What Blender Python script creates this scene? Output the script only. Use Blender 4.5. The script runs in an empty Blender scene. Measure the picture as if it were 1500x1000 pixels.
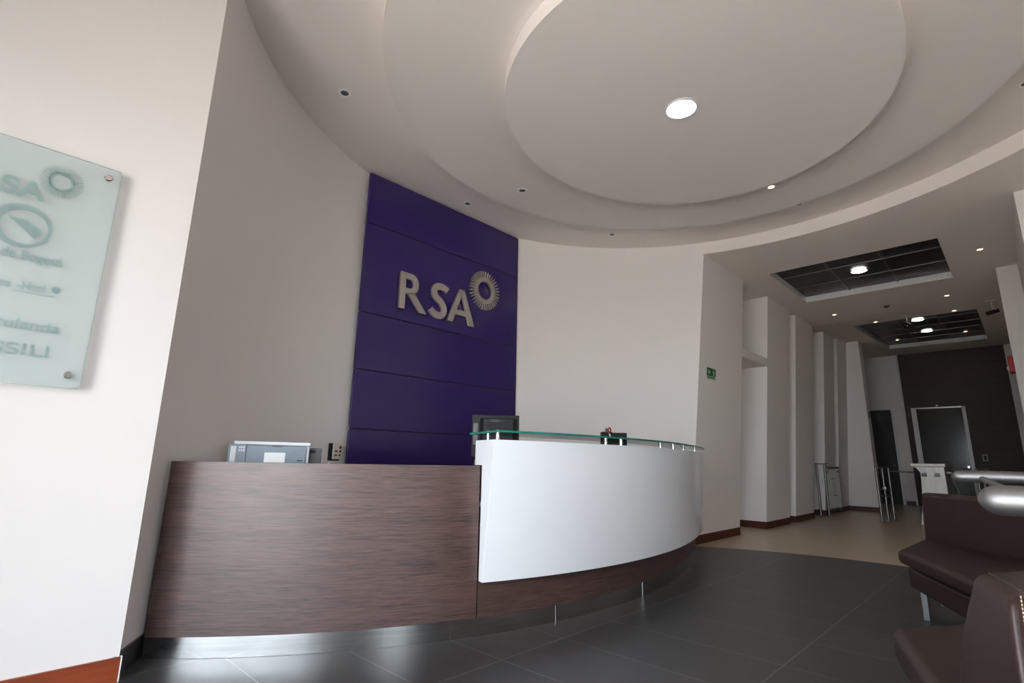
import bpy, bmesh, math
from mathutils import Vector, Matrix

SC = bpy.context.scene
COL = SC.collection
PI = math.pi
rad = math.radians

# ------------------------------------------------------------------ helpers
def lin(r, g, b):
    def f(c):
        c /= 255.0
        return c / 12.92 if c <= .04045 else ((c + .055) / 1.055) ** 2.4
    return (f(r), f(g), f(b), 1)

def new_mat(name):
    m = bpy.data.materials.new(name); m.use_nodes = True
    nt = m.node_tree; nt.nodes.clear()
    out = nt.nodes.new('ShaderNodeOutputMaterial')
    return m, nt, out

def mat(name, col, rough=.5, metal=0., var=.06, scale=(6, 6, 6), spec=.5, bump=0., coat=0., emit=None, estr=0., aniso=0.):
    """principled with a soft procedural variation of colour (and optional bump)"""
    m, nt, out = new_mat(name)
    p = nt.nodes.new('ShaderNodeBsdfPrincipled')
    nt.links.new(p.outputs[0], out.inputs[0])
    col = tuple(col[:3]) + (1,)
    tc = nt.nodes.new('ShaderNodeTexCoord'); mp = nt.nodes.new('ShaderNodeMapping')
    mp.inputs['Scale'].default_value = scale
    nt.links.new(tc.outputs['Object'], mp.inputs[0])
    nz = nt.nodes.new('ShaderNodeTexNoise'); nz.inputs['Scale'].default_value = 1.0; nz.inputs['Detail'].default_value = 4
    nt.links.new(mp.outputs[0], nz.inputs[0])
    rp = nt.nodes.new('ShaderNodeValToRGB')
    a = [c * (1 - var) for c in col[:3]] + [1]; b = [min(1, c * (1 + var)) for c in col[:3]] + [1]
    rp.color_ramp.elements[0].position = .3; rp.color_ramp.elements[1].position = .7
    rp.color_ramp.elements[0].color = a; rp.color_ramp.elements[1].color = b
    nt.links.new(nz.outputs['Fac'], rp.inputs[0]); nt.links.new(rp.outputs[0], p.inputs['Base Color'])
    p.inputs['Roughness'].default_value = rough; p.inputs['Metallic'].default_value = metal
    p.inputs['Specular IOR Level'].default_value = spec
    p.inputs['Coat Weight'].default_value = coat
    if bump:
        bp = nt.nodes.new('ShaderNodeBump'); bp.inputs['Strength'].default_value = bump; bp.inputs['Distance'].default_value = .002
        nt.links.new(nz.outputs['Fac'], bp.inputs['Height']); nt.links.new(bp.outputs[0], p.inputs['Normal'])
    if emit:
        p.inputs['Emission Color'].default_value = tuple(emit[:3]) + (1,); p.inputs['Emission Strength'].default_value = estr
    return m

def mat_wood(name, dark, light, scale, rough=.4, spec=.4, fine=.65):
    m, nt, out = new_mat(name)
    p = nt.nodes.new('ShaderNodeBsdfPrincipled'); nt.links.new(p.outputs[0], out.inputs[0])
    tc = nt.nodes.new('ShaderNodeTexCoord'); mp = nt.nodes.new('ShaderNodeMapping'); mp.inputs['Scale'].default_value = scale
    nt.links.new(tc.outputs['Object'], mp.inputs[0])
    n1 = nt.nodes.new('ShaderNodeTexNoise'); n1.inputs['Scale'].default_value = 1; n1.inputs['Detail'].default_value = 6; n1.inputs['Roughness'].default_value = .7
    nt.links.new(mp.outputs[0], n1.inputs[0])
    mp2 = nt.nodes.new('ShaderNodeMapping'); mp2.inputs['Scale'].default_value = [s * .12 for s in scale]
    nt.links.new(tc.outputs['Object'], mp2.inputs[0])
    n2 = nt.nodes.new('ShaderNodeTexNoise'); n2.inputs['Scale'].default_value = 1; n2.inputs['Detail'].default_value = 3
    nt.links.new(mp2.outputs[0], n2.inputs[0])
    mx = nt.nodes.new('ShaderNodeMath'); mx.operation = 'MULTIPLY_ADD'; mx.inputs[1].default_value = fine
    nt.links.new(n1.outputs['Fac'], mx.inputs[0])
    m3 = nt.nodes.new('ShaderNodeMath'); m3.operation = 'MULTIPLY'; m3.inputs[1].default_value = 1 - fine
    nt.links.new(n2.outputs['Fac'], m3.inputs[0]); nt.links.new(m3.outputs[0], mx.inputs[2])
    rp = nt.nodes.new('ShaderNodeValToRGB')
    rp.color_ramp.elements[0].position = .36; rp.color_ramp.elements[1].position = .60
    rp.color_ramp.elements[0].color = tuple(dark[:3]) + (1,); rp.color_ramp.elements[1].color = tuple(light[:3]) + (1,)
    nt.links.new(mx.outputs[0], rp.inputs[0]); nt.links.new(rp.outputs[0], p.inputs['Base Color'])
    p.inputs['Roughness'].default_value = rough; p.inputs['Specular IOR Level'].default_value = spec
    bp = nt.nodes.new('ShaderNodeBump'); bp.inputs['Strength'].default_value = .15; bp.inputs['Distance'].default_value = .001
    nt.links.new(n1.outputs['Fac'], bp.inputs['Height']); nt.links.new(bp.outputs[0], p.inputs['Normal'])
    return m

def mat_tile(name, c1, c2, grout, w, h, off, rough, streak, spec=.5, mortar=.0025, ox=0., oy=0., ct=.33):
    m, nt, out = new_mat(name)
    p = nt.nodes.new('ShaderNodeBsdfPrincipled'); nt.links.new(p.outputs[0], out.inputs[0])
    tc = nt.nodes.new('ShaderNodeTexCoord'); mp = nt.nodes.new('ShaderNodeMapping'); mp.inputs['Location'].default_value = (ox, oy, 0)
    nt.links.new(tc.outputs['Object'], mp.inputs[0])
    br = nt.nodes.new('ShaderNodeTexBrick'); br.offset = off; br.squash = 1
    br.inputs['Scale'].default_value = 1; br.inputs['Brick Width'].default_value = w; br.inputs['Row Height'].default_value = h
    br.inputs['Mortar Size'].default_value = mortar; br.inputs['Mortar Smooth'].default_value = .1; br.inputs['Bias'].default_value = 0
    br.inputs['Color1'].default_value = c1; br.inputs['Color2'].default_value = c2; br.inputs['Mortar'].default_value = grout
    nt.links.new(mp.outputs[0], br.inputs[0])
    m2 = nt.nodes.new('ShaderNodeMapping'); m2.inputs['Scale'].default_value = streak
    nt.links.new(tc.outputs['Object'], m2.inputs[0])
    nz = nt.nodes.new('ShaderNodeTexNoise'); nz.inputs['Scale'].default_value = 1; nz.inputs['Detail'].default_value = 5
    nt.links.new(m2.outputs[0], nz.inputs[0])
    rp = nt.nodes.new('ShaderNodeValToRGB'); rp.color_ramp.elements[0].position = .3; rp.color_ramp.elements[1].position = .75
    rp.color_ramp.elements[0].color = (1 - ct, 1 - ct, 1 - ct, 1); rp.color_ramp.elements[1].color = (1 + ct, 1 + ct, 1 + ct, 1)
    nt.links.new(nz.outputs['Fac'], rp.inputs[0])
    mx = nt.nodes.new('ShaderNodeMix'); mx.data_type = 'RGBA'; mx.blend_type = 'MULTIPLY'; mx.inputs['Factor'].default_value = 1
    nt.links.new(br.outputs['Color'], mx.inputs['A']); nt.links.new(rp.outputs[0], mx.inputs['B'])
    nt.links.new(mx.outputs['Result'], p.inputs['Base Color'])
    mr = nt.nodes.new('ShaderNodeMapRange'); mr.inputs['To Min'].default_value = rough - .06; mr.inputs['To Max'].default_value = rough + .08
    nt.links.new(nz.outputs['Fac'], mr.inputs[0]); nt.links.new(mr.outputs[0], p.inputs['Roughness'])
    p.inputs['Specular IOR Level'].default_value = spec
    bp = nt.nodes.new('ShaderNodeBump'); bp.inputs['Strength'].default_value = .12; bp.inputs['Distance'].default_value = .001
    nt.links.new(nz.outputs['Fac'], bp.inputs['Height']); nt.links.new(bp.outputs[0], p.inputs['Normal'])
    return m

def mat_clear(name, tint, gloss=.08, haze=None, hz=0., ior=1.5):
    """sheet glass that lets light straight through: tinted transparency, fresnel gloss, optional frosting"""
    m, nt, out = new_mat(name)
    tr = nt.nodes.new('ShaderNodeBsdfTransparent'); tr.inputs[0].default_value = tint
    gl = nt.nodes.new('ShaderNodeBsdfGlossy'); gl.inputs['Roughness'].default_value = .02
    fr = nt.nodes.new('ShaderNodeFresnel'); fr.inputs['IOR'].default_value = ior
    base = tr.outputs[0]
    if haze:
        df = nt.nodes.new('ShaderNodeBsdfDiffuse'); df.inputs[0].default_value = haze
        tl = nt.nodes.new('ShaderNodeBsdfTranslucent'); tl.inputs[0].default_value = haze
        a = nt.nodes.new('ShaderNodeMixShader'); a.inputs[0].default_value = .35
        nt.links.new(df.outputs[0], a.inputs[1]); nt.links.new(tl.outputs[0], a.inputs[2])
        b = nt.nodes.new('ShaderNodeMixShader'); b.inputs[0].default_value = hz
        nt.links.new(tr.outputs[0], b.inputs[1]); nt.links.new(a.outputs[0], b.inputs[2])
        base = b.outputs[0]
    mx = nt.nodes.new('ShaderNodeMixShader')
    nt.links.new(fr.outputs[0], mx.inputs[0]); nt.links.new(base, mx.inputs[1]); nt.links.new(gl.outputs[0], mx.inputs[2])
    nt.links.new(mx.outputs[0], out.inputs[0])
    return m

def origin(o):
    v = Vector((0, 0, 0))
    while o is not None:
        v += o.location; o = o.parent
    return v

class MB:
    """collects shapes in world coordinates and links them as one mesh"""
    def __init__(s): s.bm = bmesh.new()
    def face(s, pts):
        vs = [s.bm.verts.new(p) for p in pts]
        try: return s.bm.faces.new(vs)
        except ValueError: return None
    def hexa(s, b, t):
        n = len(b)
        B = [s.bm.verts.new(p) for p in b]; T = [s.bm.verts.new(p) for p in t]
        s.bm.faces.new(B[::-1]); s.bm.faces.new(T)
        for i in range(n): s.bm.faces.new((B[i], B[(i + 1) % n], T[(i + 1) % n], T[i]))
        return s
    def box(s, x0, x1, y0, y1, z0, z1):
        return s.hexa([(x0, y0, z0), (x1, y0, z0), (x1, y1, z0), (x0, y1, z0)], [(x0, y0, z1), (x1, y0, z1), (x1, y1, z1), (x0, y1, z1)])
    def obox(s, c, u, v, w):
        """oriented box, centre c, half vectors u v w"""
        c, u, v, w = map(Vector, (c, u, v, w))
        return s.hexa([c - u - v - w, c + u - v - w, c + u + v - w, c - u + v - w], [c - u - v + w, c + u - v + w, c + u + v + w, c - u + v + w])
    def prism(s, poly, z0, z1):
        return s.hexa([(x, y, z0) for x, y in poly], [(x, y, z1) for x, y in poly])
    def ring(s, c, ax, r, n):
        ax = Vector(ax).normalized(); t = Vector((0, 0, 1)) if abs(ax.z) < .9 else Vector((1, 0, 0))
        u = ax.cross(t).normalized(); v = ax.cross(u)
        return [s.bm.verts.new(Vector(c) + (u * math.cos(2 * PI * i / n) + v * math.sin(2 * PI * i / n)) * r) for i in range(n)]
    def lathe(s, prof, c, ax=(0, 0, 1), n=24, cap=True):
        """prof: list of (radius, distance along ax)"""
        ax = Vector(ax).normalized(); c = Vector(c)
        R = [s.ring(c + ax * h, ax, max(r, 1e-5), n) for r, h in prof]
        for a, b in zip(R, R[1:]):
            for i in range(n): s.bm.faces.new((a[i], a[(i + 1) % n], b[(i + 1) % n], b[i]))
        if cap:
            s.bm.faces.new(R[0][::-1]); s.bm.faces.new(R[-1])
        return s
    def cyl(s, a, b, r, n=16):
        a, b = Vector(a), Vector(b)
        return s.lathe([(r, 0), (r, (b - a).length)], a, b - a, n)
    def tube(s, pts, r, n=12):
        pts = [Vector(p) for p in pts]; R = []
        for i, p in enumerate(pts):
            d = (pts[min(i + 1, len(pts) - 1)] - pts[max(i - 1, 0)])
            R.append(s.ring(p, d, r, n))
        for a, b in zip(R, R[1:]):
            for i in range(n): s.bm.faces.new((a[i], a[(i + 1) % n], b[(i + 1) % n], b[i]))
        s.bm.faces.new(R[0][::-1]); s.bm.faces.new(R[-1])
        return s
    def loft(s, secs, closed_ends=True):
        """secs: list of equal-length closed cross-sections"""
        R = [[s.bm.verts.new(p) for p in q] for q in secs]; n = len(secs[0])
        for a, b in zip(R, R[1:]):
            for i in range(n): s.bm.faces.new((a[i], a[(i + 1) % n], b[(i + 1) % n], b[i]))
        if closed_ends:
            s.bm.faces.new(R[0][::-1]); s.bm.faces.new(R[-1])
        return s
    def grid(s, rows):
        R = [[s.bm.verts.new(p) for p in q] for q in rows]
        for a, b in zip(R, R[1:]):
            for i in range(len(a) - 1): s.bm.faces.new((a[i], a[i + 1], b[i + 1], b[i]))
        return s
    def build(s, name, m, parent=None, smooth=False, bevel=0., seg=2, normals=True, sub=0):
        if normals: bmesh.ops.recalc_face_normals(s.bm, faces=s.bm.faces)
        me = bpy.data.meshes.new(name)
        if smooth and not bevel:
            for e_ in s.bm.edges:
                e_.smooth = len(e_.link_faces) == 2 and e_.calc_face_angle(0) < rad(35)
        off = origin(parent) if parent else Vector((0, 0, 0))
        for v in s.bm.verts: v.co -= off
        s.bm.to_mesh(me); s.bm.free()
        me.materials.append(m)
        o = bpy.data.objects.new(name, me); COL.objects.link(o)
        if parent: o.parent = parent
        if smooth or bevel:
            for f in me.polygons: f.use_smooth = True
        if bevel:
            b = o.modifiers.new('bevel', 'BEVEL'); b.width = bevel; b.segments = seg; b.limit_method = 'ANGLE'; b.angle_limit = rad(30)
            b.harden_normals = False
            wn = o.modifiers.new('weighted_normals', 'WEIGHTED_NORMAL'); wn.keep_sharp = True; wn.weight = 60
        if sub:
            d = o.modifiers.new('subdivision', 'SUBSURF'); d.levels = sub; d.render_levels = sub
        return o

def tag(o, label, cat, group=None):
    o['label'] = label; o['category'] = cat
    if group: o['group'] = group
    return o
def thing(name, label, cat, loc, group=None):
    o = bpy.data.objects.new(name, None); COL.objects.link(o); o.location = loc; o.empty_display_size = .1
    return tag(o, label, cat, group)
def struct(o):
    o['kind'] = 'structure'; return o
def dup(root, loc, label=None):
    r = root.copy(); COL.objects.link(r); r.location = loc
    if label: r['label'] = label
    for ch in list(root.children):
        c = ch.copy(); COL.objects.link(c); c.parent = r
        for g in list(ch.children):
            d = g.copy(); COL.objects.link(d); d.parent = c
    return r

def text_mesh(txt, y0, y1, z0, x, depth, name, m, parent, bold=0., hscale=None, height=None):
    """lettering standing on a plane x = const that faces +X, reading towards +Y; fits the width y0..y1"""
    cu = bpy.data.curves.new(name, 'FONT'); cu.body = txt; cu.size = 1; cu.extrude = .5; cu.offset = bold
    tmp = bpy.data.objects.new('tmp', cu); COL.objects.link(tmp)
    dg = bpy.context.evaluated_depsgraph_get(); dg.update()
    me = bpy.data.meshes.new_from_object(tmp.evaluated_get(dg))
    bpy.data.objects.remove(tmp); bpy.data.curves.remove(cu)
    xs = [v.co.x for v in me.vertices]; a, b = min(xs), max(xs); k = (y1 - y0) / (b - a)
    kz = k if height is None else height / .7
    off = origin(parent)
    for v in me.vertices:
        q = v.co.copy()
        v.co = Vector((x + (q.z + .5) * depth, y0 + (q.x - a) * k, z0 + q.y * kz)) - off
    me.materials.append(m); me.name = name
    o = bpy.data.objects.new(name, me); COL.objects.link(o); o.parent = parent
    return o

# ------------------------------------------------------------------ materials
M = {}
M['wall'] = mat('white_wall_paint', (.805, .762, .732), .75, var=.012, scale=(1.5, 1.5, 1.5), spec=.25)
M['ceil'] = mat('ceiling_paint', (.83, .765, .722), .85, var=.01, scale=(1, 1, 1), spec=.2)
M['ceil2'] = mat('ceiling_middle_tier_shaded_tone', (.80, .742, .70), .85, var=.01, scale=(1, 1, 1), spec=.2)  # same ceiling paint, darkened in colour so the shaded tier edges show
M['ceil3'] = mat('ceiling_outer_ring_lit_tone', (.84, .777, .735), .85, var=.01, scale=(1, 1, 1), spec=.2)  # same ceiling paint, lightened in colour to brighten the outer ring
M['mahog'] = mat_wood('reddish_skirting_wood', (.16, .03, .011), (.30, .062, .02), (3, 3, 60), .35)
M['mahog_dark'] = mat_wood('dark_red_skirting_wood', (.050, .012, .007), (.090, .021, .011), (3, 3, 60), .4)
M['darkbase'] = mat('dark_base_tile', (.012, .012, .013), .25, var=.2)
M['tile'] = mat_tile('charcoal_floor_tile', (.036, .035, .035, 1), (.044, .042, .042, 1), (.19, .185, .175, 1), 1.04, .5, 0, .36, (2, 130, 1), .40, .0026, ox=2.09, oy=-.14)
M['beige'] = mat_tile('beige_floor_tile', (.47, .37, .25, 1), (.50, .40, .275, 1), (.30, .24, .17, 1), .6, .6, 0, .30, (5, 5, 1), .5, .0022, ox=.2, oy=.1, ct=.06)
M['wenge'] = mat_wood('wenge_laminate', (.018, .0095, .008), (.095, .051, .043), (6, 6, 170), .42, .6, .82)
M['wengefar'] = mat_wood('dark_wood_panelling', (.016, .007, .005), (.042, .018, .013), (2, 2, 40), .5, .3)
M['white'] = mat('gloss_white_laminate', (.87, .88, .90), .22, var=.01, coat=.3)
M['steel'] = mat('brushed_steel', (.56, .56, .55), .17, 1., var=.12, scale=(3, 3, 60))
M['cabinetsteel'] = mat('brushed_cabinet_steel', (.40, .38, .34), .5, .85, var=.12, scale=(30, 30, 3))
M['dullsteel'] = mat('dull_grey_steel', (.10, .10, .10), .5, .9, var=.15, scale=(40, 40, 6))
M['rail'] = mat('satin_handrail_steel', (.20, .193, .19), .5, .95, var=.10, scale=(4, 60, 60))
M['chrome'] = mat('polished_chrome', (.68, .68, .69), .12, 1., var=.05)
M['steeltube'] = mat('satin_steel_tube', (.26, .255, .255), .45, 1., var=.10, scale=(4, 60, 60))
M['purple'] = mat('purple_gloss_panel', (.022, .012, .08), .14, var=.04, scale=(1, 1, 1), spec=.35)
M['logo'] = mat('champagne_brushed_metal', (.50, .47, .43), .38, .75, var=.05, scale=(40, 4, 40))
M['leather'] = mat('dark_brown_leather', (.024, .0115, .0095), .47, var=.12, scale=(120, 120, 120), spec=.32, bump=.25)
M['thread'] = mat('tan_thread', (.30, .21, .15), .8, var=.1)
M['seamdark'] = mat('dark_seam', (.055, .03, .025), .7, var=.1)
M['greyplastic'] = mat('blue_grey_plastic', (.20, .245, .29), .5, var=.04)
M['darkgrey'] = mat('dark_grey_plastic', (.085, .083, .088), .5, var=.05)
M['paleplastic'] = mat('pale_grey_plastic', (.70, .71, .73), .45, var=.02)
M['paper'] = mat('white_paper_label', (.82, .82, .80), .8, var=.02)
M['black'] = mat('black_plastic', (.010, .010, .011), .5, var=.1, spec=.22)
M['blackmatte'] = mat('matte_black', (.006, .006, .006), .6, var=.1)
M['dkletter'] = mat('dark_moulded_letters', (.035, .035, .036), .3, var=.05)
M['red'] = mat('red_plastic', (.28, .009, .007), .55, var=.05, spec=.3)
M['cream'] = mat('cream_plastic', (.66, .63, .55), .5, var=.03)
M['signgreen'] = mat('sign_green', (.008, .10, .045), .45, var=.04)
M['signcream'] = mat('sign_photoluminescent_cream', (.50, .56, .36), .6, var=.04)
M['gridmetal'] = mat('perforated_dark_metal', (.012, .0125, .012), .38, .3, var=.3, scale=(160, 160, 4))
M['gridbar'] = mat('grey_grid_bar', (.12, .12, .12), .4, .6, var=.1)
M['lamp'] = mat('cool_white_lamp_diffuser', (.9, .9, .9), .5, emit=(1, .98, .95), estr=14.)
M['spotlit'] = mat('warm_spot_bulb', (.9, .8, .6), .4, emit=(1, .60, .33), estr=6.)
M['spotoff'] = mat('unlit_spot_reflector', (.10, .095, .09), .5, 0., var=.3, scale=(60, 60, 60))
M['spotring'] = mat('white_spot_ring', (.92, .91, .89), .4, var=.02)
M['ringpaint'] = mat('white_ring_enamel', (.72, .71, .70), .45, var=.02)
M['glassteal'] = mat('teal_glass_edge', (.010, .16, .12), .35, var=.25, scale=(3, 3, 3), spec=.25)
M['glasstop'] = mat_clear('counter_glass', (.62, .86, .79, 1), ior=1.45)
M['signglass'] = mat_clear('frosted_sign_glass', (.968, 1, .993, 1), haze=(.94, 1, .985, 1), hz=.30, ior=1.25)
M['signletter'] = mat('etched_lettering', (.20, .27, .262), .7, var=.02)
M['winglass'] = mat_clear('window_glass', (.96, .975, .975, 1), ior=1.2)
M['doorglass'] = mat('dark_door_glass', (.018, .02, .02), .12, var=.2, scale=(2, 2, 2), spec=.35)
M['doorblack'] = mat('black_door_laminate', (.006, .005, .005), .55, var=.2)
M['alu'] = mat('grey_aluminium', (.20, .20, .20), .45, .4, var=.05)
M['ground'] = mat('concrete_paving', (.80, .73, .67), .9, var=.08, scale=(3, 3, 3))
M['screenoff'] = mat('switched_off_screen', (.01, .01, .012), .15, var=.05)
M['barrierpanel'] = mat('milky_acrylic_panel', (.55, .54, .50), .25, var=.03)

# ------------------------------------------------------------------ plan curves
CX, CY = -1.6, 3.68
def four(th, k):
    a = k[0]
    for i in range((len(k) - 1) // 2): a += k[1 + 2 * i] * math.cos((i + 1) * th) + k[2 + 2 * i] * math.sin((i + 1) * th)
    return a
K_OUT = (3.337, .013, -.086, -.017, -.067)
K_MID = (2.35, -.046, -.011, -.064, .018)
K_INN = (1.471, .028, -.042, -.076, 0)
K_DESK = (5.721, -2.097, .952, .402, -.563)
DX, DY = -6.29, 3.7
def P_(k, th, d=0., c=(CX, CY)):
    r = four(th, k) + d
    return (c[0] + r * math.cos(th), c[1] + r * math.sin(th))
def wallp(deg, d=0.): return P_(K_OUT, rad(deg), d)
def deskp(deg, d=0.): return P_(K_DESK, rad(deg), d, (DX, DY))
LK, L0 = .088, -3.185
def lean(z): return L0 + LK * z
ZC = 3.83                     # corridor ceiling
def zc(y): return ZC + max(0, y - 12) * .05
ZT = 4.0                      # rotunda ceiling

# ------------------------------------------------------------------ floor
def seam_y(x):
    """line where the dark tile of the rotunda meets the beige corridor tile"""
    if x <= -3.1: return 6.60
    if x <= 1.6:
        r = 3.29 + max(0, min(.13, (x + 3.1) * .062))
        return CY + math.sqrt(max(.0, r * r - (x - CX) ** 2)) if abs(x - CX) < r else CY
    return CY
xs = [-5.2, -3.7, -3.1] + [-3.1 + i * .1 for i in range(1, 48)] + [1.65, 1.8, 5.6]
mb = MB(); mb.grid([[(x, -1.72, 0) for x in xs], [(x, seam_y(x), 0) for x in xs]])
f = struct(mb.build('floor_rotunda', M['tile'], normals=False))
for p in f.data.polygons: pass
mb = MB(); mb.grid([[(x, seam_y(x), 0) for x in xs], [(x, 18.6, 0) for x in xs]])
struct(mb.build('floor_corridor', M['beige'], normals=False))
# slab under both
mb = MB(); mb.box(-5.4, 5.7, -1.75, 18.8, -.25, -.004); struct(mb.build('floor_slab', M['ground']))
mb = MB(); mb.box(-26, 30, -34, -1.78, -.3, -.03); mb.box(5.76, 30, -1.78, 16, -.3, -.03); struct(mb.build('ground', M['ground']))

# ------------------------------------------------------------------ walls
mb = MB(); mb.box(-3.6, -3.093, -1.72, .69, 0, 4.3); struct(mb.build('wall_left', M['wall']))
TH0 = -116.6
def th_end(z):
    lo, hi = 100., 130.
    for _ in range(40):
        m_ = (lo + hi) / 2
        if wallp(m_)[0] < lean(z): hi = m_
        else: lo = m_
    return (lo + hi) / 2
mb = MB(); rows = []
NZ = 8
for j in range(NZ + 1):
    z = ZT * j / NZ
    e = th_end(z) - 360
    rows.append([(*wallp(TH0 + (e - TH0) * i / 120), z) for i in range(121)])
mb.grid(rows)
# outer skin, so the wall has thickness
rows2 = [[(*wallp(TH0 + (th_end(ZT * j / NZ) - 360 - TH0) * i / 120, .14), ZT * j / NZ) for i in range(121)] for j in (0, NZ)]
mb.grid(rows2)
struct(mb.build('wall_rotunda', M['wall'], smooth=True, normals=False))
# corridor side: first pillar grows out of the end of the round wall
def pillar(name, y0, y1, first=False, top=None):
    secs = []
    for j in range(NZ + 1):
        z = (zc((y0 + y1) / 2) + .02) * j / NZ
        if first:
            ya = wallp(th_end(min(z, ZT)))[1]
            secs.append([(lean(z), ya + .0006, z), (lean(z), y1, z), (-3.66, y1, z), (-3.66, ya - .3, z)])
        else:
            secs.append([(lean(z), y0, z), (lean(z), y1, z), (-3.66, y1, z), (-3.66, y0, z)])
    mb = MB(); mb.loft(secs)
    return struct(mb.build(name, M['wall']))
pillar('wall_pillar_1', 6.8, 8.17, True)
pillar('wall_pillar_2', 9.28, 10.46)
pillar('wall_pillar_3', 10.80, 11.95)
pillar('wall_pillar_4', 12.77, 13.60)
pillar('wall_pillar_5', 13.92, 14.80)
mb = MB(); mb.box(-3.8, -3.66, 7.0, 18.6, 0, 4.5); struct(mb.build('wall_corridor_left', M['wall']))
# shallow recess backs
for i, (a, b, d) in enumerate(((10.46, 10.80, .22), (13.60, 13.92, .20))):
    secs = [[(lean(z) - d, a, z), (lean(z) - d, b, z), (-3.66, b, z), (-3.66, a, z)] for z in (0, zc(b))]
    mb = MB(); mb.loft(secs); struct(mb.build('wall_recess_%d' % (i + 1), M['wall']))
# beam across the niche
z0, z1 = 2.62, 2.752
mb = MB(); mb.hexa([(lean(z0), 8.17, z0), (lean(z0), 9.28, z0), (-3.66, 9.28, z0), (-3.66, 8.17, z0)],
                   [(lean(z1), 8.17, z1), (lean(z1), 9.28, z1), (-3.66, 9.28, z1), (-3.66, 8.17, z1)])
struct(mb.build('beam_niche', M['wall']))
mb = MB(); mb.box(-3.66, -3.56, 8.17, 9.28, 3.52, 3.62); struct(mb.build('trim_niche_ledge', M['wall']))
# wall that closes the corridor on the left, seen from the front
mb = MB(); mb.box(-3.7, -2.58, 14.80, 15.15, 0, zc(15.15) + .02); struct(mb.build('wall_return', M['wall']))
# far wall: plain part left, wood panelling right
mb = MB(); mb.box(-3.8, 5.7, 18.42, 18.60, 0, 4.6); struct(mb.build('wall_far', M['wall']))
mb = MB(); mb.box(-2.30, -.045, 18.38, 18.418, 0, 4.15); struct(mb.build('wall_far_panelling', M['wengefar']))
mb = MB(); mb.box(-2.345, -2.30, 18.35, 18.418, 0, 4.15); struct(mb.build('trim_panelling_left', M['ringpaint']))
mb = MB(); mb.box(-.045, .34, 18.34, 18.418, 0, 4.15); struct(mb.build('trim_panelling_right', M['wall']))
# right side of the corridor
mb = MB(); mb.box(.28, 5.6, 7.23, 7.42, 0, ZC); mb.box(.28, .5, 7.42, 18.42, 0, 4.3)
struct(mb.build('wall_right', M['wall']))
mb = MB(); mb.box(.05, .279, 9.97, 10.6, 0, ZC); struct(mb.build('wall_pillar_right', M['wall']))
mb = MB(); SY = (-1.05, .2); mb.box(5.6, 5.75, -1.72, SY[0], 0, 4.3); mb.box(5.6, 5.75, SY[1], 7.42, 0, 4.3); mb.box(5.6, 5.75, SY[0], SY[1], 2.7, 4.3); struct(mb.build('wall_lobby_right', M['wall']))

# skirting
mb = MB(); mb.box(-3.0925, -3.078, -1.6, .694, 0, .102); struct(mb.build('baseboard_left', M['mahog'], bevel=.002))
mb = MB(); mb.box(-3.0925, -3.0775, .694, .699, 0, .104); struct(mb.build('trim_baseboard_end', M['wall']))
mb = MB(); mb.grid([[(*wallp(TH0 + .3 - i * .6, -.012), z) for i in range(12)] for z in (0, .104)])
mb.grid([[(*wallp(TH0 + .3 - i * .6, -.012), .104) for i in range(12)], [(*wallp(TH0 + .3 - i * .6, 0), .104) for i in range(12)]])
struct(mb.build('baseboard_rotunda', M['darkbase'], normals=False))
def skirt(name, y0, y1, xf, xb, front=True):
    mb = MB()
    if front: mb.prism([(xb, y0 - .012), (xf + .014, y0 - .012), (xf + .014, y1), (xb, y1)], 0, .105)
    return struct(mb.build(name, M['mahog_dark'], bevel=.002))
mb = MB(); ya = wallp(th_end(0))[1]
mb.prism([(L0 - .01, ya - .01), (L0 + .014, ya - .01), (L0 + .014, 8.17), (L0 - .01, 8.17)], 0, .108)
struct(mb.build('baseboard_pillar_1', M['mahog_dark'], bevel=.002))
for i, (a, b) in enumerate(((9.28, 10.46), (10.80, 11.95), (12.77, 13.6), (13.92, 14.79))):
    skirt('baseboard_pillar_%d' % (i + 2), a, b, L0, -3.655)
mb = MB(); mb.box(-3.17, -2.57, 14.786, 14.80, 0, .105); struct(mb.build('baseboard_return', M['mahog_dark'], bevel=.002))
mb = MB(); mb.box(-3.656, -3.645, 11.95, 12.757, 0, .105); struct(mb.build('baseboard_recess', M['mahog_dark']))
mb = MB(); mb.box(-2.56, -2.35, 18.405, 18.42, 0, .105); struct(mb.build('baseboard_far', M['mahog_dark']))

# ------------------------------------------------------------------ ceilings
def disc(name, k, z_low, z_top, d=0., m='ceil'):
    n = 160
    mb = MB()
    lo = [(*P_(k, 2 * PI * i / n, d), z_low) for i in range(n)]; hi = [(*P_(k, 2 * PI * i / n, d), z_top) for i in range(n)]
    mb.hexa(lo, hi)
    return struct(mb.build(name, M[m], smooth=True))
disc('ceiling_rotunda', K_OUT, ZT, ZT + .12, .12, 'ceil3')
disc('ceiling_middle_tier', K_MID, 3.84, ZT - .001, 0., 'ceil2')
disc('ceiling_inner_tier', K_INN, 3.71, 3.839)
# round fascia where the corridor and lobby ceilings stop
mb = MB(); e = th_end(ZC)
a0, a1 = e, TH0
mb.grid([[(*wallp(a0 + (a1 - a0) * i / 140), z) for i in range(141)] for z in (ZC, ZT + .01)])
struct(mb.build('wall_fascia', M['ceil'], smooth=True, normals=False))
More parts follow.
